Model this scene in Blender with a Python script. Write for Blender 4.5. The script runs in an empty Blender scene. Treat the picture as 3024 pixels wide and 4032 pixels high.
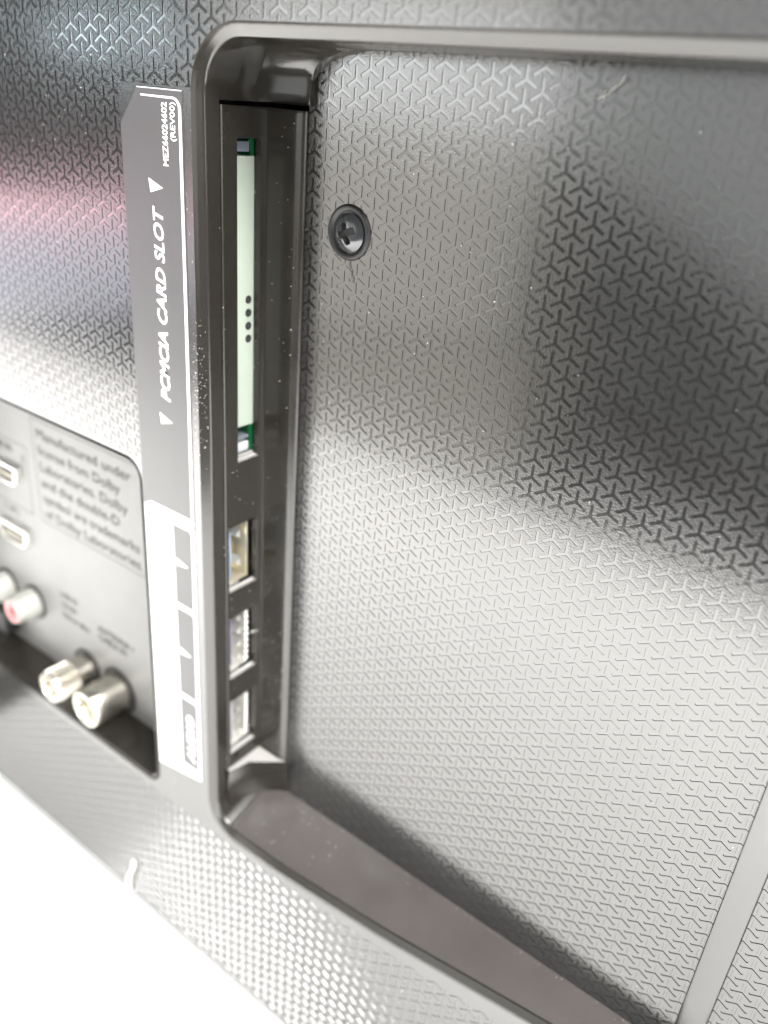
import bpy, math, random
import numpy as np
from mathutils import Vector, Matrix
from mathutils.geometry import tessellate_polygon

random.seed(7)
sc = bpy.context.scene
col = sc.collection
MM = 0.001

def W(x, z, d):
    """panel coordinates in millimetres (x right, z up, d out of the back) -> world metres"""
    return (x * MM, -d * MM, z * MM)

# ------------------------------------------------------------------ camera
R = np.array([[0.79632779, -0.07654168, 0.60000286],
              [0.32587503, 0.88997961, -0.31896984],
              [-0.50957582, 0.44953049, 0.73365851]])
CAM = (60.2, 10.72, 117.57)
rows = [Vector((R[i, 0], R[i, 2], -R[i, 1])) for i in range(3)]
right, up, back = rows[0], -rows[1], -rows[2]
M = Matrix.Identity(4)
for i in range(3):
    M[i][0] = right[i]; M[i][1] = up[i]; M[i][2] = back[i]
    M[i][3] = W(*CAM)[i]
cam_d = bpy.data.cameras.new('camera')
cam = bpy.data.objects.new('camera', cam_d)
col.objects.link(cam)
cam.matrix_world = M
cam_d.sensor_fit = 'VERTICAL'
cam_d.sensor_height = 36.0
cam_d.sensor_width = 27.0
LENS = 3249.28 / 4032 * 36
cam_d.lens = LENS
cam_d.clip_start = 0.005
cam_d.clip_end = 50
cam_d.dof.use_dof = True
cam_d.dof.focus_distance = 0.140
cam_d.dof.aperture_fstop = LENS / 2.5
sc.camera = cam

# ------------------------------------------------------------------ world, lamps, exposure
wd = bpy.data.worlds.new('World'); sc.world = wd
wd.use_nodes = True
bg = wd.node_tree.nodes['Background']
bg.inputs['Color'].default_value = (0.95, 0.97, 1.0, 1)
bg.inputs['Strength'].default_value = 0.35
sc.view_settings.view_transform = 'Standard'
sc.view_settings.look = 'None'
sc.view_settings.exposure = 0
sc.view_settings.gamma = 1

def lamp(name, loc, target, w, h, L, color=(1, 1, 1), spread=180):
    """rectangular lamp of radiance L; loc / target in (x, z, d) mm, w, h in mm"""
    ld = bpy.data.lights.new(name, 'AREA')
    ld.shape = 'RECTANGLE'
    ld.size = w * MM; ld.size_y = h * MM
    ld.energy = L * math.pi * ld.size * ld.size_y
    ld.color = color
    ld.spread = math.radians(spread)
    o = bpy.data.objects.new(name, ld); col.objects.link(o)
    a = Vector(W(*loc)); b = Vector(W(*target))
    o.location = a
    o.rotation_euler = (b - a).to_track_quat('-Z', 'Y').to_euler()
    return o

lamp('overhead_light', (-130, 900, -420), (-130, -240, 100), 1500, 900, 92, (1.0, 0.985, 0.96))
lamp('overhead_light', (640, 860, 420), (-150, -240, 310), 500, 500, 11.5, (1.0, 0.985, 0.96), 60)  # added narrow lamp to brighten the tabletop away from the set
lamp('ceiling_light', (740, 860, 300), (0, -100, 100), 600, 700, 9, (1.0, 0.985, 0.96))
lamp('reflection_light', (1150, 250, 520), (-50, -60, 5), 700, 800, 5, (1.0, 0.98, 0.95))  # added lamp out of view, brightens the metal in the ports
for q_ in ((-1737, 73, 1146, 34, 66, 20), (-1694, 81, 1193, 40, 86, 24), (-1614, 102, 1277, 34, 105, 24), (-1646, 85, 1246, 16, 60, 12)):
    lamp('window_slat_light', q_[:3], (-80, 16, 16), q_[3], q_[4], q_[5], (0.78, 0.93, 1.0))
lamp('reflection_light', (-1050, 120, 1400), (0, 0, 0), 640, 1200, 3.6, (1.0, 0.95, 0.86))  # added warm panel out of view, for its reflection in the recess floor
lamp('reflection_light', (-1000, -760, 1400), (0, -760, 0), 620, 560, 2.6, (1.0, 0.92, 0.80))  # dimmer panel added below, for the lower part of that reflection
o_ = lamp('reflection_light', (-280, 260, 2000), (0, 0, 0), 1100, 1200, 2.3, (0.96, 1.0, 0.98))  # added panel, reflected at the upper right of the recess floor
o_.rotation_euler.rotate_axis('Z', math.radians(-29))
lamp('reflection_light', (-1000, 70, 1370), (0, 0, 0), 560, 200, 5.5, (0.86, 0.94, 1.0))  # added bluish panel, reflected at the top left of the recess floor
lamp('lavender_reflection_light', (-1050, -245, 520), (-100, -30, 16), 560, 115, 4.6, (0.86, 0.88, 1.0))  # added lamp standing in for a lavender object reflected in the cover
lamp('pink_reflection_light', (-1050, -163, 520), (-100, -30, 16), 560, 44, 10.0, (1.0, 0.62, 0.70))  # added lamp standing in for a pink object reflected in the cover

# ------------------------------------------------------------------ materials
MAT = {}
def mat(name, base, rough=0.5, metal=0.0, ior=1.5, bump=0.0, bscale=900.0, var=0.0, coat=0.0, rvar=0.0):
    m = bpy.data.materials.new(name); m.use_nodes = True
    nt = m.node_tree; b = nt.nodes['Principled BSDF']
    b.inputs['Base Color'].default_value = (*base, 1)
    b.inputs['Roughness'].default_value = rough
    b.inputs['Metallic'].default_value = metal
    b.inputs['IOR'].default_value = ior
    if coat: b.inputs['Coat Weight'].default_value = coat
    tc = nt.nodes.new('ShaderNodeTexCoord')
    if bump:
        n = nt.nodes.new('ShaderNodeTexNoise'); n.inputs['Scale'].default_value = bscale
        n.inputs['Detail'].default_value = 4
        nt.links.new(tc.outputs['Object'], n.inputs['Vector'])
        bp = nt.nodes.new('ShaderNodeBump'); bp.inputs['Strength'].default_value = bump
        bp.inputs['Distance'].default_value = 0.0002
        nt.links.new(n.outputs['Fac'], bp.inputs['Height'])
        nt.links.new(bp.outputs['Normal'], b.inputs['Normal'])
    if var or rvar:
        n2 = nt.nodes.new('ShaderNodeTexNoise'); n2.inputs['Scale'].default_value = 90
        n2.inputs['Detail'].default_value = 6
        nt.links.new(tc.outputs['Object'], n2.inputs['Vector'])
        if var:
            mx = nt.nodes.new('ShaderNodeMix'); mx.data_type = 'RGBA'
            mx.inputs['A'].default_value = (*[c * (1 - var) for c in base], 1)
            mx.inputs['B'].default_value = (*[min(1, c * (1 + var)) for c in base], 1)
            nt.links.new(n2.outputs['Fac'], mx.inputs['Factor'])
            nt.links.new(mx.outputs['Result'], b.inputs['Base Color'])
        if rvar:
            mr = nt.nodes.new('ShaderNodeMapRange')
            mr.inputs['From Min'].default_value = 0.3; mr.inputs['From Max'].default_value = 0.7
            mr.inputs['To Min'].default_value = max(0.02, rough - rvar); mr.inputs['To Max'].default_value = rough + rvar
            nt.links.new(n2.outputs['Fac'], mr.inputs['Value'])
            nt.links.new(mr.outputs['Result'], b.inputs['Roughness'])
    MAT[name] = m
    return m

mat('satin_plastic', (0.014, 0.0135, 0.0128), 0.16, ior=1.75, bump=0.12, bscale=3200, var=0.15, rvar=0.02)
mat('gloss_plastic', (0.010, 0.0098, 0.0095), 0.10, ior=1.75, bump=0.04, bscale=1500)
mat('trim_plastic', (0.014, 0.0125, 0.0105), 0.17, ior=1.5, bump=0.05, bscale=1800, var=0.1)
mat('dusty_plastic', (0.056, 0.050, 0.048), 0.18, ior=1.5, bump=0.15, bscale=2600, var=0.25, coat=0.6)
mat('pale_lit_plastic', (0.30, 0.29, 0.28), 0.6, bump=0.2, bscale=2600, var=0.1)  # pale copy of the black plastic: overhead light put into the colour
mat('nickel', (0.66, 0.63, 0.56), 0.27, metal=1.0, bump=0.05, bscale=700)
mat('strip_plastic', (0.013, 0.0115, 0.0095), 0.22, ior=1.5, bump=0.12, bscale=2200, var=0.2, rvar=0.06)
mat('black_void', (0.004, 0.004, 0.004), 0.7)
mat('label_film', (0.046, 0.0445, 0.046), 0.33, ior=1.4, bump=0.06, bscale=2500, var=0.05)
mat('white_print', (0.80, 0.80, 0.79), 0.45)
mat('grey_print', (0.015, 0.015, 0.015), 0.85, ior=1.2)
mat('silver_panel', (0.13, 0.13, 0.125), 0.5, metal=0.0, bump=0.05, bscale=1500, var=0.05)
mat('bright_metal', (0.78, 0.77, 0.73), 0.3, metal=0.8, bump=0.05, bscale=900)
mat('gold_metal', (0.68, 0.63, 0.50), 0.3, metal=0.85)
mat('ivory_plastic', (0.29, 0.33, 0.28), 0.5, var=0.05)
mat('green_board', (0.002, 0.05, 0.016), 0.35)
mat('slate_plastic', (0.09, 0.10, 0.12), 0.45)
mat('pale_plastic', (0.34, 0.35, 0.38), 0.4)
mat('blue_plastic', (0.20, 0.26, 0.35), 0.4)
mat('violet_plastic', (0.12, 0.11, 0.17), 0.4)
mat('red_plastic', (0.62, 0.045, 0.05), 0.4)
mat('white_plastic', (0.24, 0.24, 0.225), 0.4)
mat('matt_black', (0.008, 0.008, 0.008), 0.42, ior=1.4)
mat('screw_steel', (0.035, 0.037, 0.04), 0.2, metal=0.5, ior=1.8)
mat('white_laminate', (0.84, 0.84, 0.83), 0.5, bump=0.1, bscale=300)
mat('lint', (0.75, 0.73, 0.68), 0.9)
mat('grey_lint', (0.30, 0.29, 0.26), 0.9)
mat('dark_fibre', (0.03, 0.03, 0.028), 0.7)

# ------------------------------------------------------------------ mesh helpers
class MB:
    def __init__(s): s.v = []; s.f = []
    def vert(s, p): s.v.append(W(*p)); return len(s.v) - 1
    def face(s, pts): s.f.append([s.vert(p) for p in pts])
    def grid(s, rws, close=False):
        n = len(rws[0]); ids = [[s.vert(p) for p in r] for r in rws]
        for a, b in zip(ids[:-1], ids[1:]):
            for i in range(n - (0 if close else 1)):
                j = (i + 1) % n
                s.f.append([a[i], a[j], b[j], b[i]])
        return ids
    def fill(s, outer, holes=(), d=0.0, dfun=None):
        loops = [list(outer)] + [list(h) for h in holes]
        flat = [p for l in loops for p in l]
        tri = tessellate_polygon([[Vector((p[0], p[1], 0)) for p in l] for l in loops])
        ids = [s.vert((p[0], p[1], dfun(*p) if dfun else d)) for p in flat]
        for t in tri: s.f.append([ids[i] for i in t])
    def box(s, x0, x1, z0, z1, d0, d1, b=0.0):
        """bevelled box"""
        if b <= 0:
            c = [s.vert((x, z, d)) for x in (x0, x1) for z in (z0, z1) for d in (d0, d1)]
            for q in ((0,1,3,2),(4,6,7,5),(0,4,5,1),(2,3,7,6),(0,2,6,4),(1,5,7,3)): s.f.append([c[i] for i in q])
            return
        import bmesh
        bm = bmesh.new()
        bmesh.ops.create_cube(bm, size=1)
        for v in bm.verts:
            v.co = Vector((x0 + (v.co.x + .5) * (x1 - x0), z0 + (v.co.y + .5) * (z1 - z0), d0 + (v.co.z + .5) * (d1 - d0)))
        bmesh.ops.bevel(bm, geom=bm.edges[:], offset=b, segments=2, affect='EDGES', profile=0.5)
        off = len(s.v)
        bm.verts.index_update()
        for v in bm.verts: s.vert(tuple(v.co))
        for f in bm.faces: s.f.append([off + v.index for v in f.verts])
        bm.free()
    def lathe(s, c, axis, prof, n=32):
        """prof: list of (radius, height) about axis 'd' or 'x' through c=(x,z,d)"""
        rws = []
        for r, h in prof:
            rw = []
            for i in range(n):
                a = 2 * math.pi * i / n
                if axis == 'd': rw.append((c[0] + r * math.cos(a), c[1] + r * math.sin(a), c[2] + h))
                else: rw.append((c[0] + h, c[1] + r * math.cos(a), c[2] + r * math.sin(a)))
            rws.append(rw)
        return s.grid(rws, close=True)
    def tube(s, pts, r, n=6):
        pts = [Vector(p) for p in pts]; rws = []
        for i, p in enumerate(pts):
            t = (pts[min(i + 1, len(pts) - 1)] - pts[max(i - 1, 0)]).normalized()
            a = t.orthogonal().normalized(); b = t.cross(a)
            rr = r(i / (len(pts) - 1)) if callable(r) else r
            rws.append([tuple(p + rr * (math.cos(2*math.pi*k/n) * a + math.sin(2*math.pi*k/n) * b)) for k in range(n)])
        ids = s.grid(rws, close=True)
        s.f.append(ids[0][::-1]); s.f.append(ids[-1])
    def mesh(s, name, material, smooth=None):
        me = bpy.data.meshes.new(name)
        me.from_pydata(s.v, [], s.f)
        me.materials.append(MAT[material])
        if smooth is not None:
            me.polygons.foreach_set('use_smooth', [True] * len(me.polygons))
            me.set_sharp_from_angle(angle=math.radians(smooth))
        me.update()
        return me
    def build(s, name, material, parent=None, smooth=None):
        o = bpy.data.objects.new(name, s.mesh(name, material, smooth)); col.objects.link(o)
        if parent: adopt(o, parent)
        return o

def adopt(o, parent):
    o.parent = parent
    if parent.type == 'EMPTY':
        o.matrix_parent_inverse = Matrix.Translation(-parent.location)

def tag(o, label, cat, group=None):
    o['label'] = label; o['category'] = cat
    if group: o['group'] = group

def text_mesh(body, size, org, u, v, d, align='LEFT', shear=0.0, bold=0.0, width=None, lines=1.0, plane='d'):
    """flat lettering lying on the plane d = const; u, v are the reading and upward directions in (x, z)"""
    cu = bpy.data.curves.new('lettering', 'FONT'); cu.body = body; cu.size = size
    cu.align_x = align; cu.shear = shear; cu.offset = bold; cu.space_line = lines
    cu.resolution_u = 3
    to = bpy.data.objects.new('lettering', cu); col.objects.link(to)
    bpy.context.view_layer.update()
    me = bpy.data.meshes.new_from_object(to.evaluated_get(bpy.context.evaluated_depsgraph_get()))
    bpy.data.objects.remove(to); bpy.data.curves.remove(cu)
    xs = [p.co.x for p in me.vertices]
    k = (width / (max(xs) - min(xs))) if width else 1.0
    m = MB()
    for p in me.vertices:
        X = p.co.x * k; Y = p.co.y
        m.vert((org[0] + X * u[0] + Y * v[0], org[1] + X * u[1] + Y * v[1], d))
    for f in me.polygons: m.f.append(list(f.vertices))
    bpy.data.meshes.remove(me)
    return m

def merge(*ms):
    o = MB()
    for m in ms:
        k = len(o.v); o.v += m.v; o.f += [[i + k for i in f] for f in m.f]
    return o

def arc(cx, cz, r, a0, a1, n):
    return [(cx + r * math.cos(math.radians(a0 + (a1 - a0) * i / n)), cz + r * math.sin(math.radians(a0 + (a1 - a0) * i / n))) for i in range(n + 1)]

# ------------------------------------------------------------------ embossed three-armed pattern
PITCH = 3.24
LW, LL, TIP, SL, DEEP = 0.262, 2.03, 0.12, 0.036, 0.11
def star(w, L, tip):
    out = []
    for k in range(3):
        th = math.radians(90 + 120 * k); a = (math.cos(th), math.sin(th)); p = (-a[1], a[0])
        out.append((L * a[0] - w * p[0], L * a[1] - w * p[1]))
        out.append(((L + tip) * a[0], (L + tip) * a[1]))
        out.append((L * a[0] + w * p[0], L * a[1] + w * p[1]))
        b = th + math.radians(60); r = w / math.sin(math.radians(60))
        out.append((r * math.cos(b), r * math.sin(b)))
    return out
ST = star(LW, LL, TIP)
SLOPES = {'floor': star(LW - .03, LL - .03, TIP), 'shell': star(LW - SL, LL - SL, TIP)}
HX = [(PITCH / math.sqrt(3) * math.cos(math.radians(60 * i)), PITCH / math.sqrt(3) * math.sin(math.radians(60 * i))) for i in range(6)]
def hv(deg): return HX[int(round(deg / 60)) % 6]
# one interlocking tile: the cell bulges round each arm and is notched where a neighbour's arm comes in
TILE = []
for k in range(6):
    th = math.radians(30 + 60 * k); a = (math.cos(th), math.sin(th)); p = (-a[1], a[0])
    far = LL + TIP + 0.16
    if k % 2 == 0: far = PITCH - far          # notch
    def at_(u, v): return (u * a[0] + v * p[0], u * a[1] + v * p[1])
    TILE += [HX[k], at_(PITCH / 2, -.62), at_(far, -(LW + .12)), at_(far, LW + .12), at_(PITCH / 2, .62)]
FLATP = TILE + ST
TOP = [tuple(FLATP[i] for i in t) for t in tessellate_polygon([[Vector((*q, 0)) for q in TILE], [Vector((*q, 0)) for q in ST]])]
GROS = {}
for key_, SB in SLOPES.items():
    G = GROS[key_] = []
    for i in range(12):
        j = (i + 1) % 12
        G.append(((ST[i], 0), (ST[j], 0), (SB[j], -DEEP), (SB[i], -DEEP)))
    for k in range(3):
        G.append(tuple((q, -DEEP) for q in ((0, 0), SB[(4 * k - 1) % 12], SB[4 * k], SB[4 * k + 1], SB[4 * k + 2], SB[4 * k + 3])))

def clip(poly, planes):
    for a, b, c in planes:
        out = []
        n = len(poly)
        for i in range(n):
            p, q = poly[i], poly[(i + 1) % n]
            sp = a * p[0] + b * p[1] - c; sq = a * q[0] + b * q[1] - c
            if sp <= 0: out.append(p)
            if (sp < 0 < sq) or (sq < 0 < sp):
                t = sp / (sp - sq); out.append(tuple(p[k] + t * (q[k] - p[k]) for k in range(3)))
        poly = out
        if len(poly) < 3: return None
    return poly

def proj(x, z, d):
    q = R @ (np.array([x, -z, -d]) - np.array([CAM[0], -CAM[1], -CAM[2]]))
    if q[2] <= 1: return None
    return q[0] / q[2] * 3249.28 + 1512, q[1] / q[2] * 3249.28 + 2016, q[2]

ALLG = []            # whole grooves that could become parts: (pixel size, sheet key, x, z, d)
SHEETS = {}
def sheet(key, planes, bbox, dfun, org=(0, 0)):
    """one embossed sheet: its flat tops go to one mesh, its grooves are gathered"""
    top, rest = SHEETS.setdefault(key, (MB(), MB()))
    cx = PITCH * math.sqrt(3) / 2
    x0, x1, z0, z1 = bbox
    for c in range(int((x0 - org[0]) / cx) - 2, int((x1 - org[0]) / cx) + 3):
        for r in range(int((z0 - org[1]) / PITCH) - 2, int((z1 - org[1]) / PITCH) + 3):
            x = org[0] + c * cx; z = org[1] + (r + 0.5 * (c % 2)) * PITCH
            mg = max(a * x + b * z - cc for a, b, cc in planes)
            if mg > 2.5: continue
            inside = mg < -2.5
            d = dfun(x, z)
            for t in TOP:
                p = [(x + q[0], z + q[1], 0) for q in t]
                if not inside: p = clip(p, planes)
                if p: top.face([(a, b, dfun(a, b)) for a, b, _ in p])
            whole = mg < -2.25
            pr = proj(x, z, d)
            vis = pr and -40 < pr[0] < 3064 and -40 < pr[1] < 4072
            if whole and vis and dfun is flat(d):
                ALLG.append((1 / pr[2], key, x, z, d))
            else:
                for g in GROS[key]:
                    p = [(x + q[0], z + q[1], h) for q, h in g]
                    if not whole: p = clip(p, planes)
                    if p: rest.face([(a, b, dfun(a, b) + h) for a, b, h in p])
FL = {}
def flat(d):
    if d not in FL: FL[d] = lambda x, z: d
    return FL[d]
def planes_of(poly):
    """half planes of a convex counter-clockwise polygon"""
    out = []
    for (x0, z0), (x1, z1) in zip(poly, poly[1:] + poly[:1]):
        dx, dz = x1 - x0, z1 - z0; l = math.hypot(dx, dz)
        out.append((dz / l, -dx / l, (dz * x0 - dx * z0) / l))
    return out
def rect(x0, x1, z0, z1): return [(x0, z0), (x1, z0), (x1, z1), (x0, z1)]

# ------------------------------------------------------------------ measures of the back (mm)
D = 16.0            # outer face above the recess floor
XW = -53.6          # left recess wall
ZT, ZB, ZL = 16.9, -150.0, -154.5
RF = 2.2            # rounding of the recess edge
TABLE = -240.0
def lip(x):         # the recess edge along the bottom gets shallower to the right
    return float(np.interp(x, [-45, -32, -3, 34, 130], [16.0, 15.7, 13.7, 9.9, 4.0]))
def lipz(x): return float(np.interp(x, [-45, -32, -3, 34, 130], [-154.5, -154.5, -154.0, -152.9, -151.2]))

tv = bpy.data.objects.new('television', None); col.objects.link(tv)
tv.location = W(0, TABLE, 0)
tag(tv, 'black television seen close from behind, its sockets beside a recess with embossed three-pointed stars', 'television')

# ---- recess edge, walls
path = [(130.0, ZT)] + [(x, ZT) for x in np.linspace(110, -45, 16)] + arc(XW + 8.4, ZT - 8.4, 8.4, 90, 180, 12)[1:]
path += [(XW, z) for z in np.linspace(0, -140, 15)] + arc(XW + 7, ZL + 7, 7, 180, 270, 12)
path += [(x, lipz(x)) for x in np.linspace(-40, 130, 35)]
nrm = []
for i, (x, z) in enumerate(path):
    a = path[max(i - 1, 0)]; b = path[min(i + 1, len(path) - 1)]
    t = Vector((b[0] - a[0], b[1] - a[1])).normalized(); nrm.append((t.y, -t.x))
# the path runs anticlockwise from the top right; outward is on its right-hand side
def locD(x, z): return lip(x) if z < -147 else D
def wall_foot(x, z):
    if z >= -142: return (x, z, 0.5)
    if x <= XW + 7.001 and z > ZL: # corner
        a = math.atan2(z - (ZL + 7), x - (XW + 7)); return (XW + 7 + 7 * math.cos(a), ZB + 7 + 7 * math.sin(a), 0.2)
    return (x, ZB, 0.0)
EDGE = [(RF, 0), (RF - .1, .01), (1.3, .44), (.45, .86), (.22, .98), (.07, 1.15), (0, 1.4)]     # chamfer, then a tight rounding
rws = []
for off, drop in EDGE:
    rws.append([(p[0] + n[0] * off, p[1] + n[1] * off, locD(*p) - drop) for p, n in zip(path, nrm)])
outer_row = [(q[0], q[1]) for q in rws[0]]
rim = MB(); rim.grid(rws)
rim.build('recess_rim', 'trim_plastic', tv, smooth=40)
# walls below the rounded edge: the part left of the strip opening stops at d = 11.8
wl = MB()
OPEN0, OPEN1 = -140.6, 8.0
S0_ = -140.2
up_ = [(p, n) for p, n in zip(path, nrm)]
seg, segs = [], []
for p in path:
    seg.append(p)
def wall_strip(pts, foot, wl=wl):
    wl.grid([[(x, z, locD(x, z) - 1.4) for x, z in pts], [((x + foot(x, z)[0]) / 2, (z + foot(x, z)[1]) / 2, (locD(x, z) - 1.4 + foot(x, z)[2]) / 2) for x, z in pts], [foot(x, z) for x, z in pts]])
i0 = next(i for i, p in enumerate(path) if p[0] == XW and p[1] <= 8.5)
top_part = path[:i0 + 1] + [(XW, OPEN1)]
top_part = [p for p in top_part if p[1] >= OPEN1]
wall_strip(top_part, wall_foot)
low_part = [(XW, OPEN0)] + [p for p in path[i0:] if p[1] < OPEN0]
ib = next(i for i, p in enumerate(low_part) if p[0] > XW + 3.5)
wall_strip(low_part[:ib + 1], wall_foot)
bw_ = MB(); wall_strip(low_part[ib:], wall_foot, bw_); bw_.build('recess_sill', 'dusty_plastic', tv, smooth=50)
wl.grid([[(XW, z, D - 1.4) for z in (OPEN1, OPEN0)], [(XW, z, 11.75) for z in (OPEN1, OPEN0)], [(XW - 1.2, z, 11.75) for z in (OPEN1, OPEN0)]])
wl.face([(130, ZT, D), (130, ZL, 3), (130, ZB, 0), (130, ZT, 0)])
wl.build('recess_wall', 'trim_plastic', tv, smooth=50)

# ---- recess floor
fl = [(-44.1, ZB), (96, ZB), (96, ZT), (-44.1, ZT)]
sheet('floor', planes_of(fl), (-45, 96, -151, 17), flat(0.0), org=(2.2, 14.25))
led = MB()
led.fill([(XW, OPEN0), (-44.1, OPEN0), (-44.1, ZB)] + [(f[0], f[1]) for f in [wall_foot(*p) for p in low_part if p[0] < XW + 6.9]][::-1], d=0.2)
# gusset in the bottom corner under the strip
ZG = S0_ - .12
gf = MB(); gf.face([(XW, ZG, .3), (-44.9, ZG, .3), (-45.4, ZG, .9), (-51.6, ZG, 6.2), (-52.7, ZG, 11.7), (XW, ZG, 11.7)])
gf.build('strip_end_face', 'pale_lit_plastic', tv)
led.build('recess_ledge', 'trim_plastic', tv, smooth=50)
led = MB()
led.grid([[(-52.7, ZG, 11.7), (-51.6, ZG, 6.2), (-48.5, ZG, 3.5), (-45.4, ZG, .9), (-44.5, ZG, .2)],
          [(-52.9, -142.3, 11.9), (-51.5, -142.4, 6.0), (-48.7, -142.5, 3.0), (-45.6, -142.4, .8), (-44.3, -142.0, .15)],
          [(-53.1, -144.6, 12.0), (-51.9, -144.8, 6.2), (-49.2, -144.6, 2.9), (-46.0, -144.4, .9), (-44.1, -144.0, .1)],
          [(-53.2, -147.0, 12.1), (-52.3, -147.3, 6.8), (-49.6, -147.2, 3.2), (-46.3, -147.1, 1.0), (-44.0, -146.6, .1)],
          [(-51.9, -151.0, 12.2), (-50.9, -150.6, 7.4), (-48.6, -150.4, 3.4), (-46.0, -150.2, 1.0), (-43.8, -150.2, .05)]])
led.build('corner_gusset', 'trim_plastic', tv, smooth=50)
lf = MB(); rws = []
def block_edge(z): return float(np.interp(z, [8, 11, 12.5, 13.8, 14.8, 15.6, 16.2, 17], [-43.2, -43.1, -42.8, -42.1, -40.8, -38.8, -36.2, -32]))
prof_ = [(OPEN1 + .1, -1.0), (OPEN1 + .1, 3.1), (OPEN1 + .2, 3.35), (OPEN1 + .42, 3.5), (10.0, 3.5)] + [(11.9 + 5.05 * math.sin(math.radians(q)), 3.5 + 5.05 * (1 - math.cos(math.radians(q)))) for q in range(0, 91, 6)]
for z, d in prof_:
    e = block_edge(z); tl = lambda x: d if d < 3.2 else d + .2 - 2.5 * (x - XW) / 10.5
    rws.append([(x, z, tl(x)) for x in np.linspace(XW - .6, e, 8)] + [(e + .12, z, tl(e) - .12), (e + .2, z, min(d, .5)), (e + .22, z, -.3)])
lf.grid(rws); lf.build('corner_block', 'trim_plastic', tv, smooth=40)
fp = MB(); fp.fill(rect(96, 130, ZB, ZT), d=0.0)
rib = MB()
rib.box(56.0, 60.9, -148, 20, -0.5, 3.0, 0.8)
rib.build('support_rib', 'satin_plastic', tv, smooth=40)

# ---- outer face
def skirt(x, z):
    if x < -45: return D
    t = min(1.0, max(0.0, (lipz(x) - RF - z) / 30.0)); L = lip(x)
    return L + (D - L) * t
LX0, LX1, LZ0, LZ1 = -74.2, -57.9, -146.2, 8.9
sheet('shell', planes_of(rect(-176, LX0 - .3, -62.0, 62)), (-176, LX0, -62, 62), flat(D))
sheet('shell', planes_of(rect(LX0 - .3, -56.2, LZ1 + .5, 62)), (LX0, -56.2, LZ1, 62), flat(D))
sheet('shell', planes_of(rect(-56.2, 96, ZT + RF + .2, 62)), (-56.2, 96, ZT + RF, 62), flat(D))
crn = sorted([p for p in outer_row if p[0] < -40 and p[1] > LZ1 - .2])       # round the corner of the recess, in slabs
sheet('shell', planes_of(rect(-56.2, crn[0][0], LZ1 + .5, ZT + RF + .2)), (-56.2, crn[0][0], LZ1, ZT + RF), flat(D))
for (xa, za), (xb, zb) in zip(crn[:-1], crn[1:]):
    if xb - xa < .02 or (za + zb) / 2 > ZT + RF - .01: continue
    sheet('shell', planes_of([(xa, za), (xb, zb), (xb, ZT + RF + .2), (xa, ZT + RF + .2)]), (xa, xb, za, ZT + RF), flat(D))
sheet('shell', planes_of(rect(-176, -56.0, -209.5, -159.0)), (-176, -56.0, -209.5, -159.0), flat(D))
sheet('shell', planes_of(rect(-56.0, 96, -209.5, -159.0)), (-56.0, 96, -209.5, -159.0), skirt)
top, rest = SHEETS['shell']
BX0, BX1, BZ0, BZ1 = -176.0, -74.4, -156.4, -62.9      # connector bay outline
def bay_loop(o, n=8):
    r = 5.0 - o
    return arc(BX1 - 5, BZ1 - 5, r, 0, 90, n) + [(BX0, BZ1 - o), (BX0, BZ0 + o)] + arc(BX1 - 5, BZ0 + 5, r, 270, 360, n)
plain = MB()
plain.fill(rect(BX0, LX0 - .3, -159.0, -62.0)[0:2] + [(LX0 - .3, -62.0), (BX0, -62.0), (BX0, BZ1)] + arc(BX1 - 5, BZ1 - 5, 5, 90, 0, 8) + arc(BX1 - 5, BZ0 + 5, 5, 360, 270, 8) + [(BX0, BZ0)], d=D)
plain.fill(rect(LX0 - .3, -56.0, -159.0, LZ1 + .5), d=D)
# between the straight sheet edge and the rounded recess edge
plain.fill(rect(-45.2, 130, ZT + RF, ZT + RF + .2), d=D)
lc = [p for p in outer_row if p[0] < -46.5 and p[1] < -140]
plain.fill([(-56.0, LZ1 + .5), (-56.0, -159.0), (-46.6, -159.0), (-46.6, ZL - RF)] + lc[::-1] + [(XW - RF, LZ1 + .5)], d=D)
lx = list(np.linspace(-46.6, 130, 30))
plain.grid([[(x, lipz(x) - RF, lip(x)) for x in lx], [(x, -159.0, skirt(x, -159.0)) for x in lx]])
plain.grid([[(x, z, D) for x in (-330, -176)] for z in (-209.5, 62)])
plain.grid([[(x, z, D) for x in (-330, 130)] for z in (62, 160)])
plain.grid([[(x, z, D) for x in (130, 330)] for z in (-209.5, 160)])
plain.grid([[(x, z, skirt(x, z)) for x in (96, 113, 130)] for z in (-159, -170, -187, -209.5)])
plain.grid([[(x, z, D) for x in (96, 130)] for z in (ZT + RF + .2, 62)])
# rounded bottom edge and underside
bt = [(-209.5, D)] + [(-209.5 - 3.3 * math.sin(math.radians(a)), D - 3.3 * (1 - math.cos(math.radians(a)))) for a in range(15, 91, 15)] + [(-212.8, -14)]
plain.grid([[(x, z, d) for x in (-330, -176, -56, 96, 330)] for z, d in bt])
plain.grid([[(330, z, d) for z in (-212.8, 160)] for d in (D, -14)]); plain.grid([[(-330, z, d) for z in (-212.8, 160)] for d in (D, -14)])
plain.grid([[(x, 160, d) for x in (-330, 330)] for d in (D, -14)])
shell = merge(top, plain).build('outer_shell', 'satin_plastic', tv)
panel = merge(SHEETS['floor'][0], fp).build('recess_floor', 'satin_plastic', tv)
hosts = {'floor': panel, 'shell': shell}
# screen side
sb = MB(); sb.box(-332, 332, -213.4, 161, -22, -14.05, 1.5); sb.build('screen_panel', 'trim_plastic', tv)
for sx in (-240, 240):
    lg = MB(); lg.box(sx - 10, sx + 10, TABLE, -212.9, -12, 6, 1.5); lg.box(sx - 14, sx + 14, TABLE, TABLE + 6, -90, 90, 2)
    lg.build('stand_leg', 'trim_plastic', tv)
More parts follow.
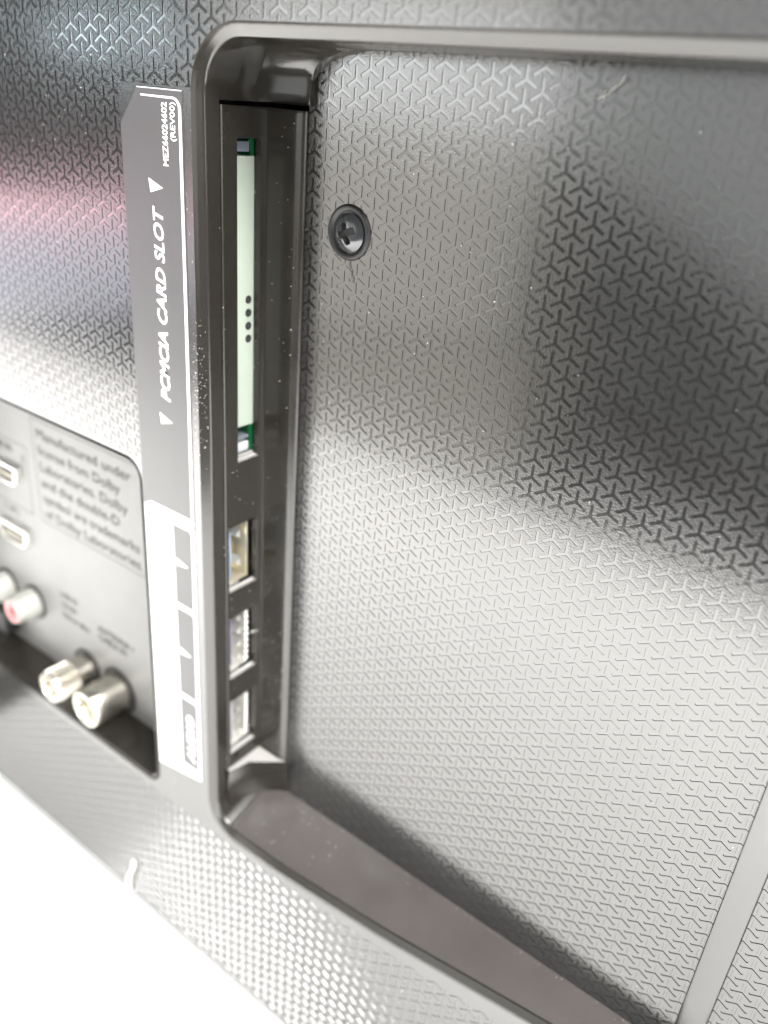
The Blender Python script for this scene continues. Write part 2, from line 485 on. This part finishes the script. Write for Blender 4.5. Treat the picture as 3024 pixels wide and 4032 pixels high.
# grooves: the 300 nearest to the camera are parts, the others are one mesh per sheet
ALLG.sort(reverse=True)
gme = {}
for key_, G in GROS.items():
    gm = MB()
    for g in G: gm.face([(q[0], q[1], h) for q, h in g])
    gme[key_] = gm.mesh('groove', 'gloss_plastic')
for i, (_, key, x, z, d) in enumerate(ALLG):
    if i < 300:
        o = bpy.data.objects.new('groove', gme[key]); col.objects.link(o)
        o.parent = hosts[key]; o.location = W(x, z, d)
    else:
        for g in GROS[key]: SHEETS[key][1].face([(x + q[0], z + q[1], d + h) for q, h in g])
for key in hosts:
    o = SHEETS[key][1].build('groove_field', 'gloss_plastic', hosts[key]); o['kind'] = 'stuff'

# ------------------------------------------------------------------ port strip on the left recess wall
XS = XW + 0.3
ports = [(-73.2, -89.4), (-96.2, -113.2), (-119.6, -136.0)]
PD0, PD1 = 2.3, 10.7
SD0, SD1, SZ0, SZ1 = 1.5, 8.0, -58.9, 2.3
S0, S1 = -140.2, 7.3
st = MB()
dl = [1.9, 2.3, 8.0, 10.7, 11.4]
holes = [(SZ0, SZ1, 1.9, SD1)] + [(b, a, PD0, PD1) for a, b in ports]
zl = sorted(set([S0 + .3, S1 - .4] + [z for h in holes for z in h[:2]]))
def inhole(z, d): return any(h[0] < z < h[1] and h[2] - .01 < d < h[3] for h in holes)
for za, zb in zip(zl[:-1], zl[1:]):
    for da, db in zip(dl[:-1], dl[1:]):
        if not inhole((za + zb) / 2, (da + db) / 2): st.face([(XS, za, da), (XS, zb, da), (XS, zb, db), (XS, za, db)])
for z0, z1, d0, d1 in holes:      # sides of the openings, 1.3 mm deep, slightly rounded at the mouth
    loop = [(z0, d0), (z1, d0), (z1, d1), (z0, d1)]
    def ins(k): return [(z0 + k, d0 + k), (z1 - k, d0 + k), (z1 - k, d1 - k), (z0 + k, d1 - k)]
    st.grid([[(XS, z, d) for z, d in loop], [(XS - .12, z, d) for z, d in ins(.06)], [(XS - .35, z, d) for z, d in ins(.12)], [(XS - 1.5, z, d) for z, d in ins(.2)]], close=True)
# foot of the strip: fillet to the ledge, then a rounded outer edge
prof = [(XS, 1.9), (XS + .02, 1.15), (XS + .1, .98), (XS + .28, .92), (-49.5, .9), (-46.4, .88), (-45.4, .78), (-44.7, .5), (-44.35, .1), (-44.25, -.5)]
zz = [S1 - .4] + list(np.linspace(2.3, -138, 30)) + [S0 + .3]
st.grid([[(x, z, d) for x, d in prof] for z in zz])
# bevelled ends and the bright little bevel along the outer edge
full = [(XS, 11.4)] + prof
for z0, z1, z2 in ((S1 - .4, S1 - .05, S1),):
    st.grid([[(x, z0, d) for x, d in full], [(x - .1 if i < 3 else x, z1, d - .1 if i > 2 else d) for i, (x, d) in enumerate(full)], [(x - .5 if i < 3 else x, z2, d - .5 if i > 2 else d) for i, (x, d) in enumerate(full)]])
st.grid([[(x, S0 + .3, d) for x, d in full], [(x - .4 if i < 3 else x, S0, d - .4 if i > 2 else d) for i, (x, d) in enumerate(full)]])
st.grid([[(XS, z, 11.4) for z in (S0, S1)], [(XS - .15, z, 11.62) for z in (S0, S1)], [(XS - .7, z, 11.66) for z in (S0, S1)]])
sto = st.build('port_strip', 'strip_plastic', tv, smooth=35)
for z0, z1, d0, d1 in holes:
    b = MB(); b.face([(XS - .14, z0 + .09, d0 + .1), (XS - .14, z0 + .09, d1 - .1), (XS - 1.5, z0 + .24, d1 - .2), (XS - 1.5, z0 + .24, d0 + .2)]); b.build('opening_sill', 'pale_lit_plastic', sto)
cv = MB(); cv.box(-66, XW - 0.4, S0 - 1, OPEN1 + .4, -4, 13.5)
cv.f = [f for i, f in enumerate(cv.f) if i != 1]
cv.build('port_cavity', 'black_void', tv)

# card slot
def part(name):
    o = bpy.data.objects.new(name, None); col.objects.link(o); o.location = (0, 0, 0); adopt(o, tv); return o
cb = MB(); cb.box(XS - 7, XS - 1.9, -52.2, -0.8, 1.75, 9.4, .2)
cs = cb.build('card_connector', 'ivory_plastic', tv, smooth=40)
for z in (-26.4, -28.95, -31.5, -34.05):
    h = MB(); h.lathe((XS - 1.9 + .04, z, 3.35), 'x', [(.82, 0), (.78, .06), (.5, .03), (.05, -.02)], 16); h.build('contact_hole', 'black_void', cs, smooth=60)
gb = MB(); gb.box(XS - 8, XS - 2.2, -58.6, 2.1, 1.62, 2.6, .05)
gbo = gb.build('circuit_board', 'green_board', tv)
for z0, z1, mt in ((-.1, 1.6, 'slate_plastic'), (-55.0, -54.2, 'slate_plastic'), (-57.6, -55.7, 'pale_plastic')):
    b = MB(); b.box(XS - 6, XS - 1.85, z0, z1, 3.2, 9.0, .15); b.build('end_block', mt, gbo, smooth=40)
sl = MB(); sl.box(XS - 5, XS - 1.65, -58.75, -58.2, 2.0, 7.8, .1); sl.build('guide_edge', 'white_plastic', gbo)

# three sockets
def socket(za, zb, tongue, plain_shell):
    root = MB()
    z0, z1, d0, d1 = zb + 1.0, za - 1.0, 3.5, 10.2
    for a in ((z0, z1, d0, d0 + .45), (z0, z1, d1 - .35, d1), (z0, z0 + .45, d0, d1), (z1 - .45, z1, d0, d1)):
        root.box(XS - 9, XS - 1.75, a[0], a[1], a[2], a[3], .08)
    root.box(XS - 9.2, XS - 8.8, z0, z1, d0, d1)
    o = root.build('usb_port', 'bright_metal' if not plain_shell else 'gold_metal', tv, smooth=40)
    t = MB(); t.box(XS - 8, XS - 2.0, z0 + 1.2, z1 - 1.2, 8.3, 9.5, .15); t.build('tongue', tongue, o, smooth=40)
    n = 2 if plain_shell else 4
    for k in range(n):
        zc = z0 + (z1 - z0) * (k + .5) / n + (0.6 if plain_shell else 0)
        c = MB()
        c.grid([[(XS - 6.0, zc + s * w, 6.2), (XS - 4, zc + s * w * 1.1, 5.4), (XS - 2.6, zc + s * w, 4.9 + .0), (XS - 2.1, zc + s * w * .7, 5.6), (XS - 2.3, zc + s * w * .4, 6.4)] for w, s in ((1.15, -1), (.6, -1), (.6, 1), (1.15, 1))])
        c.build('contact_spring', 'bright_metal', o, smooth=60)
    if not plain_shell:
        e = MB()
        for k in range(9):     # crimped rim of the shell
            zc = z0 + (z1 - z0) * (k + .5) / 9
            e.lathe((XS - 2.0, zc, d0 + .1), 'x', [(.0, -.5), (.62, -.4), (.74, 0), (.5, .35), (.0, .45)], 10)
        e.build('crimped_edge', 'bright_metal', o, smooth=60)
    f = MB(); f.box(XS - 4.5, XS - 1.7, zb + .25, zb + 1.35, 6.2, 10.3, .3); f.build('mounting_foot', 'white_plastic', o, smooth=40)
socket(*ports[0], 'blue_plastic', True)
socket(*ports[1], 'violet_plastic', False)
socket(*ports[2], 'pale_plastic', False)

# ------------------------------------------------------------------ label beside the recess
DL = D + 0.07
lb = MB()
lo_ = [(LX0, LZ0 - 1.2), (LX1 + .1, LZ0 + 2.0), (LX1 + .1, LZ1), (LX0 + 4.9, LZ1), (LX0, 2.9)]
lb.fill(lo_, d=DL); lb.grid([[(x, z, DL) for x, z in lo_], [(x, z, D - .02) for x, z in lo_]], close=True)
lab = lb.build('label_sticker', 'label_film', tv)
DT = DL + 0.012
def print_(name, m, mt='white_print', parent=lab): return m.build(name, mt, parent)
UP, LF = (0, 1), (-1, 0)
print_('lettering', text_mesh('PCMCIA CARD SLOT', 3.75, (-63.9, -46.9), UP, LF, DT, shear=0.25, bold=0.07, width=36.6))
print_('part_number', text_mesh('MEZ66024602', 1.9, (-61.75, -3.2), UP, LF, DT, bold=0.035, width=10.0))
print_('revision_code', text_mesh('(REV00)', 1.75, (-59.75, .9), UP, LF, DT, bold=0.02, width=6.0))
for zc in (-6.75, -50.9):
    a = MB(); a.fill([(-67.3, zc + 1.25), (-66.9, zc - 1.15), (-63.5, zc - .1)], d=DT); print_('arrow_mark', a)
# white border line
bl = MB()
bw = .75
rr = arc(LX1 - 2.2, LZ1 - 3.1, 2.0, 0, 90, 6)
lineo = [(LX1 - .2, -72.5)] + rr + [(LX0 + 5.8, LZ1 - 1.1)]
rr2 = arc(LX1 - 2.2, LZ1 - 3.1, 1.4, 0, 90, 6)
linei = [(LX1 - .2 - bw, -72.5)] + [(x, z) for x, z in [(p[0] - .1, p[1] + .25) for p in rr2]] + [(LX0 + 5.8, LZ1 - 1.35)]
bl.grid([[(x, z, DT) for x, z in lineo], [(x, z, DT) for x, z in linei]])
print_('border_line', bl)
el = MB(); el.fill(rect(LX0 + 4.9, LX1, LZ1 - .14, LZ1 - .02), d=DT); print_('edge_highlight', el)  # highlight on the label's top edge, painted as a white line
# white field with three dark boxes
wf = MB()
q0, q1 = -64.7, -59.5
boxes = [(-94.0, -74.2), (-119.4, -95.3), (-141.5, -120.7)]
wo = [(LX0 + .35, LZ0 - .9), (LX1 - .1, LZ0 + 2.2), (LX1 - .1, -73.6), (q1 + .2, -71.2), (LX0 + 2.6, -71.2), (LX0 + .35, -72.4)]
hs = []
for a, b in boxes:
    hs.append([(q0, a), (q1 + .5, a), (q1 + .5, b - .8), (q1, b), (q0, b)])
wf.fill(wo, hs, d=DT); print_('white_field', wf)
for zc in (-83.4, -107.2):
    a = MB(); a.fill([(-64.2, zc + 1.1), (-64.0, zc - .7), (-60.6, zc - .2), (-60.5, zc + .05)], d=DT); print_('port_mark', a)
print_('port_mark', text_mesh('AUDIO', 3.6, (-60.3, -139.6), UP, LF, DT, shear=0.15, bold=0.09, width=14.6))

# ------------------------------------------------------------------ connector bay
DP = 4.3
bay = MB()
def loopd(o, d): return [(x, z, d) for x, z in bay_loop(o)]
bay.grid([loopd(0, D), loopd(.1, D - 1.2), loopd(.75, D - 1.2), loopd(.8, D - .02), loopd(1.0, D - .02), loopd(1.3, D - .3), loopd(1.4, DP - .3)], close=True)
bay.build('connector_bay', 'trim_plastic', tv, smooth=30)
pn = MB(); pn.fill([(x, z) for x, z in bay_loop(1.35)], d=DP)
pan = pn.build('connector_panel', 'silver_panel', tv)
lines = ['Manufactured under', 'license from Dolby', 'Laboratories. Dolby', 'and the double-D', 'symbol are trademarks', 'of Dolby Laboratories.']
ms = []
for i, t in enumerate(lines):
    ms.append(text_mesh(t, 4.1, (-134.3, -78.4 - i * 4.85), (1, 0), (0, 1), DP + .03, width=[39.5, 35, 37.5, 34, 41.5, 42.5][i]))
merge(*ms).build('licence_text', 'grey_print', pan)
fr = MB()
for a in ((-136.2, -136.0, -104.3, -73.0), (-136.2, -75.8, -104.3, -104.1), (-136.2, -78, -73.2, -73.0)): fr.fill(rect(a[0], a[1], a[2], a[3]), d=DP + .02)
fr.build('text_frame', 'grey_print', pan)
fr = MB()
for a in ((-176, -140.2, -83.4, -83.2), (-140.4, -140.2, -104, -83.2), (-176, -140.2, -104.2, -104.0)): fr.fill(rect(a[0], a[1], a[2], a[3]), d=DP + .02)
fr.build('port_frame', 'grey_print', pan)
merge(text_mesh('HDMI IN', 3.4, (-160.5, -87.0), (1, 0), (0, 1), DP + .03, bold=.05), text_mesh('1', 3.4, (-143.4, -88.6), (1, 0), (0, 1), DP + .03, bold=.1)).build('port_name', 'grey_print', pan)
text_mesh('2 (4K)', 3.0, (-156, -107.2), (1, 0), (0, 1), DP + .03).build('port_name', 'grey_print', pan)
text_mesh('LNB IN\n13/18V\n700mA Max', 2.7, (-131.5, -127.6), (1, 0), (0, 1), DP + .03, bold=.03, lines=1.35).build('port_name', 'grey_print', pan)
text_mesh('ANTENNA /\nCABLE IN', 3.0, (-114.0, -131.6), (1, 0), (0, 1), DP + .03, bold=.05, lines=1.0).build('port_name', 'grey_print', pan)

def hdmi(xc, zc):
    o_ = [(-7.6, 2.9), (7.6, 2.9), (7.6, -.6), (5.2, -2.9), (-5.2, -2.9), (-7.6, -.6)]
    def lp(k, d): return [(xc + x * k, zc + z * (1 - (1 - k) * 2.2), d) for x, z in o_]
    m = MB(); m.grid([lp(1.0, DP), lp(1.0, DP + 1.6), lp(.93, DP + 1.7), lp(.92, DP - 3), lp(.1, DP - 3.2)], close=True)
    o = m.build('hdmi_port', 'bright_metal', tv, smooth=30)
    t = MB(); t.box(xc - 5.8, xc + 5.8, zc - .3, zc + .7, DP - 3, DP + .9, .1); t.build('tongue', 'black_void', o)
    t = MB()
    for k in range(10): t.box(xc - 5.2 + k * 1.1, xc - 4.6 + k * 1.1, zc - .75, zc - .28, DP - 3, DP + .8)
    t.build('contact', 'gold_metal', o)
hdmi(-152.3, -94.0); hdmi(-151.2, -114.0)

def rca(xc, zc, colr):
    c = (xc, zc, DP)
    m = MB(); m.lathe(c, 'd', [(5.6, .03), (5.5, .5), (4.9, .6), (4.8, .2)], 32); o = m.build('rca_jack', 'black_void', tv, smooth=40)
    m = MB(); m.lathe(c, 'd', [(4.7, .1), (4.7, 4.0), (4.2, 5.0), (3.9, 7.6), (3.75, 7.9), (3.3, 7.85)], 32); m.build('barrel', 'white_plastic', o, smooth=40)
    m = MB(); m.lathe((xc, zc, DP), 'd', [(3.35, 7.8), (3.0, 7.95), (1.3, 7.9), (1.2, 6.2), (.0, 6.0)], 24); m.build('insert', colr, o, smooth=40)
rca(-145.8, -136.2, 'red_plastic'); rca(-160.2, -136.2, 'white_plastic')
m = MB(); m.box(-163.5, -156.5, -151.5, -143.5, DP, DP + 5, .4); m.build('socket_base', 'black_void', tv)

def coax(xc, zc, length, rad, threads):
    c = (xc, zc, DP)
    m = MB(); m.lathe(c, 'd', [(rad + 1.6, .02), (rad + 1.5, .35), (rad + .5, .4), (rad + .4, -.6)], 32); o = m.build('antenna_jack', 'black_void', tv, smooth=40)
    pr = [(rad, -.5), (rad, length * .45)]
    if threads:
        k = 9
        for i in range(k):
            h = length * (.45 + .5 * i / k); pr += [(rad * 1.0, h), (rad * .93, h + length * .02), (rad * .93, h + length * .035)]
    pr += [(rad * .98, length * .95), (rad * .92, length), (rad * .74, length), (rad * .70, length * .96), (rad * .68, length * .5)]
    m = MB(); m.lathe(c, 'd', pr, 40); m.build('barrel', 'nickel', o, smooth=35)
    m = MB(); m.lathe(c, 'd', [(rad * .68, length * .62), (rad * .3, length * .6), (rad * .2, length * .8), (.1, length * .82)], 24); m.build('centre_contact', 'gold_metal', o, smooth=40)
coax(-121.0, -148.6, 13.0, 4.9, True)
coax(-106.0, -148.8, 11.8, 5.8, False)

# ------------------------------------------------------------------ screw
sx, sz = -33.9, -11.1
cup = MB(); cup.lathe((sx, sz, 0), 'd', [(4.75, .02), (4.6, .35), (4.3, .55), (4.0, .5), (3.6, .2), (3.45, .05)], 48)
scr = cup.build('screw', 'matt_black', tv, smooth=50)
hd = MB(); rws = []
nr, na = 40, 120
for i in range(nr + 1):
    r = 3.35 * i / nr; rw = []
    for j in range(na):
        a = 2 * math.pi * j / na + .12
        x, z = r * math.cos(a), r * math.sin(a)
        qx = x * math.cos(.35) + z * math.sin(.35); qz = z * math.cos(.35) - x * math.sin(.35)
        h = 1.25 - 1.1 * (r / 3.35) ** 2.6
        ar = min(abs(qx), abs(qz)); lo2 = max(abs(qx), abs(qz))
        if ar < .62 and lo2 < 2.1: h = min(h, 1.25 - 1.05 * min(1, (2.1 - lo2) / .5) * min(1, (.62 - ar) / .1))
        if math.hypot(x, z) < .95: h = min(h, .15)
        rw.append((sx + x, sz + z, h + .08))
    rws.append(rw)
hd.grid(rws, close=True); ho = hd.build('screw_head', 'screw_steel', scr, smooth=40)
ho.data.materials.append(MAT['black_void'])  # cross recess painted black to stand in for its shade
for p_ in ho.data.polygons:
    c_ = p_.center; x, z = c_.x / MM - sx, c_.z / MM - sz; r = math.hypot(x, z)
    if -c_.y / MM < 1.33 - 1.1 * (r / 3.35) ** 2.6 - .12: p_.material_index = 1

# ------------------------------------------------------------------ dust, lint, table
def bez(p, n=14):
    p = [Vector(q) for q in p]; out = []
    for i in range(n + 1):
        t = i / n; q = p[:]
        while len(q) > 1: q = [a.lerp(b, t) for a, b in zip(q[:-1], q[1:])]
        out.append(tuple(q[0]))
    return out
l = MB(); l.tube(bez([(-88.5, -195.0, D + .5), (-86.0, -199.0, D + 1.8), (-95.5, -203.5, D + 1.4), (-87.5, -208.5, D + 1.2), (-94.0, -213.6, D + .1)], 22), lambda t: .62 - .2 * abs(t - .55), 8)
tag(l.build('lint_thread', 'lint', None, smooth=60), 'curled white thread of lint clinging to the lower edge of the back', 'lint')
l = MB()
l.tube(bez([(11.5, 15.4, .8), (11.2, 14.2, .5), (9.9, 14.0, .5), (9.4, 13.1, .2)]), .075, 6)
l.tube(bez([(9.5, 13.2, .3), (8.9, 12.9, .4), (8.0, 12.5, .2)]), .06, 6)
l.tube(bez([(8.9, 13.6, .2), (8.8, 12.9, .3), (8.9, 12.3, .2)]), .05, 6)
tag(l.build('lint_fibre', 'grey_lint', None, smooth=60), 'pale forked fibre stuck near the top edge of the recess', 'lint', 'fibres of lint')
l = MB(); l.tube(bez([(-33.4, -16.1, .12), (-32.9, -17.6, .25), (-32.2, -19.4, .1)]), .07, 5)
tag(l.build('hair', 'dark_fibre', None, smooth=60), 'short dark hair lying just below the black screw', 'hair')
l = MB(); l.tube(bez([(XS + .3, -102.6, 4.6), (XS + .9, -102.2, 3.4), (XS + .2, -103.4, 2.2)]), .08, 5)
tag(l.build('lint_fibre', 'lint', None, smooth=60), 'short pale fibre across the middle socket of the port strip', 'lint', 'fibres of lint')

du = MB()
def speck(x, z, d, r):
    k = [(r, 0, 0), (-r, 0, 0), (0, r, 0), (0, -r, 0), (0, 0, r * .7), (0, 0, -r * .7)]
    k = [du.vert((x + a * random.uniform(.5, 1.3), z + b * random.uniform(.5, 1.3), d + c)) for a, b, c in k]
    for f in ((0, 2, 4), (2, 1, 4), (1, 3, 4), (3, 0, 4), (2, 0, 5), (1, 2, 5), (3, 1, 5), (0, 3, 5)): du.f.append([k[i] for i in f])
U = random.uniform
for _ in range(110):
    x = U(-56.8, -54.0); speck(x, random.gauss(-42, 9), D + .02 - max(0, x + 55.8) * .41, U(.035, .10))
for _ in range(40): speck(U(-57.5, -55.7), U(-130, 8), D + .02, U(.03, .08))
for _ in range(60): speck(XS + .05, U(-138, 6), U(2, 13), U(.04, .12))
for _ in range(70): speck(U(XS + 1, -45.5), U(-138, 6), .95, U(.04, .1))
for _ in range(110): speck(U(-43, 55), U(-148, 15), .02, U(.02, .065))
for _ in range(120): speck(U(-40, 50), ZB - abs(random.gauss(0, .25)), .1 + abs(random.gauss(0, .5)), U(.03, .09))
for _ in range(70):
    t = U(.1, .9); x = U(-44, 50); speck(x, ZB + (ZL - ZB) * t + .05, (lip(x) - 1.4) * t + .03, U(.04, .12))
for _ in range(60): speck(U(-160, 40), U(-205, -160), D + .05, U(.04, .12))
for _ in range(60): speck(U(-120, 30), U(20, 34), D + .02, U(.03, .08))
for _ in range(60): speck(U(-120, -76), U(-55, 20), D + .02, U(.03, .08))
o = du.build('dust', 'lint'); o['kind'] = 'stuff'; o['label'] = 'pale dust specks scattered over the black plastic'

tb = MB(); tb.box(-1100, 600, TABLE - 22, TABLE, -700, 372, 3)
to = tb.build('table', 'white_laminate', None, smooth=40)
tag(to, 'plain white tabletop, bleached out by light, below the television', 'table')
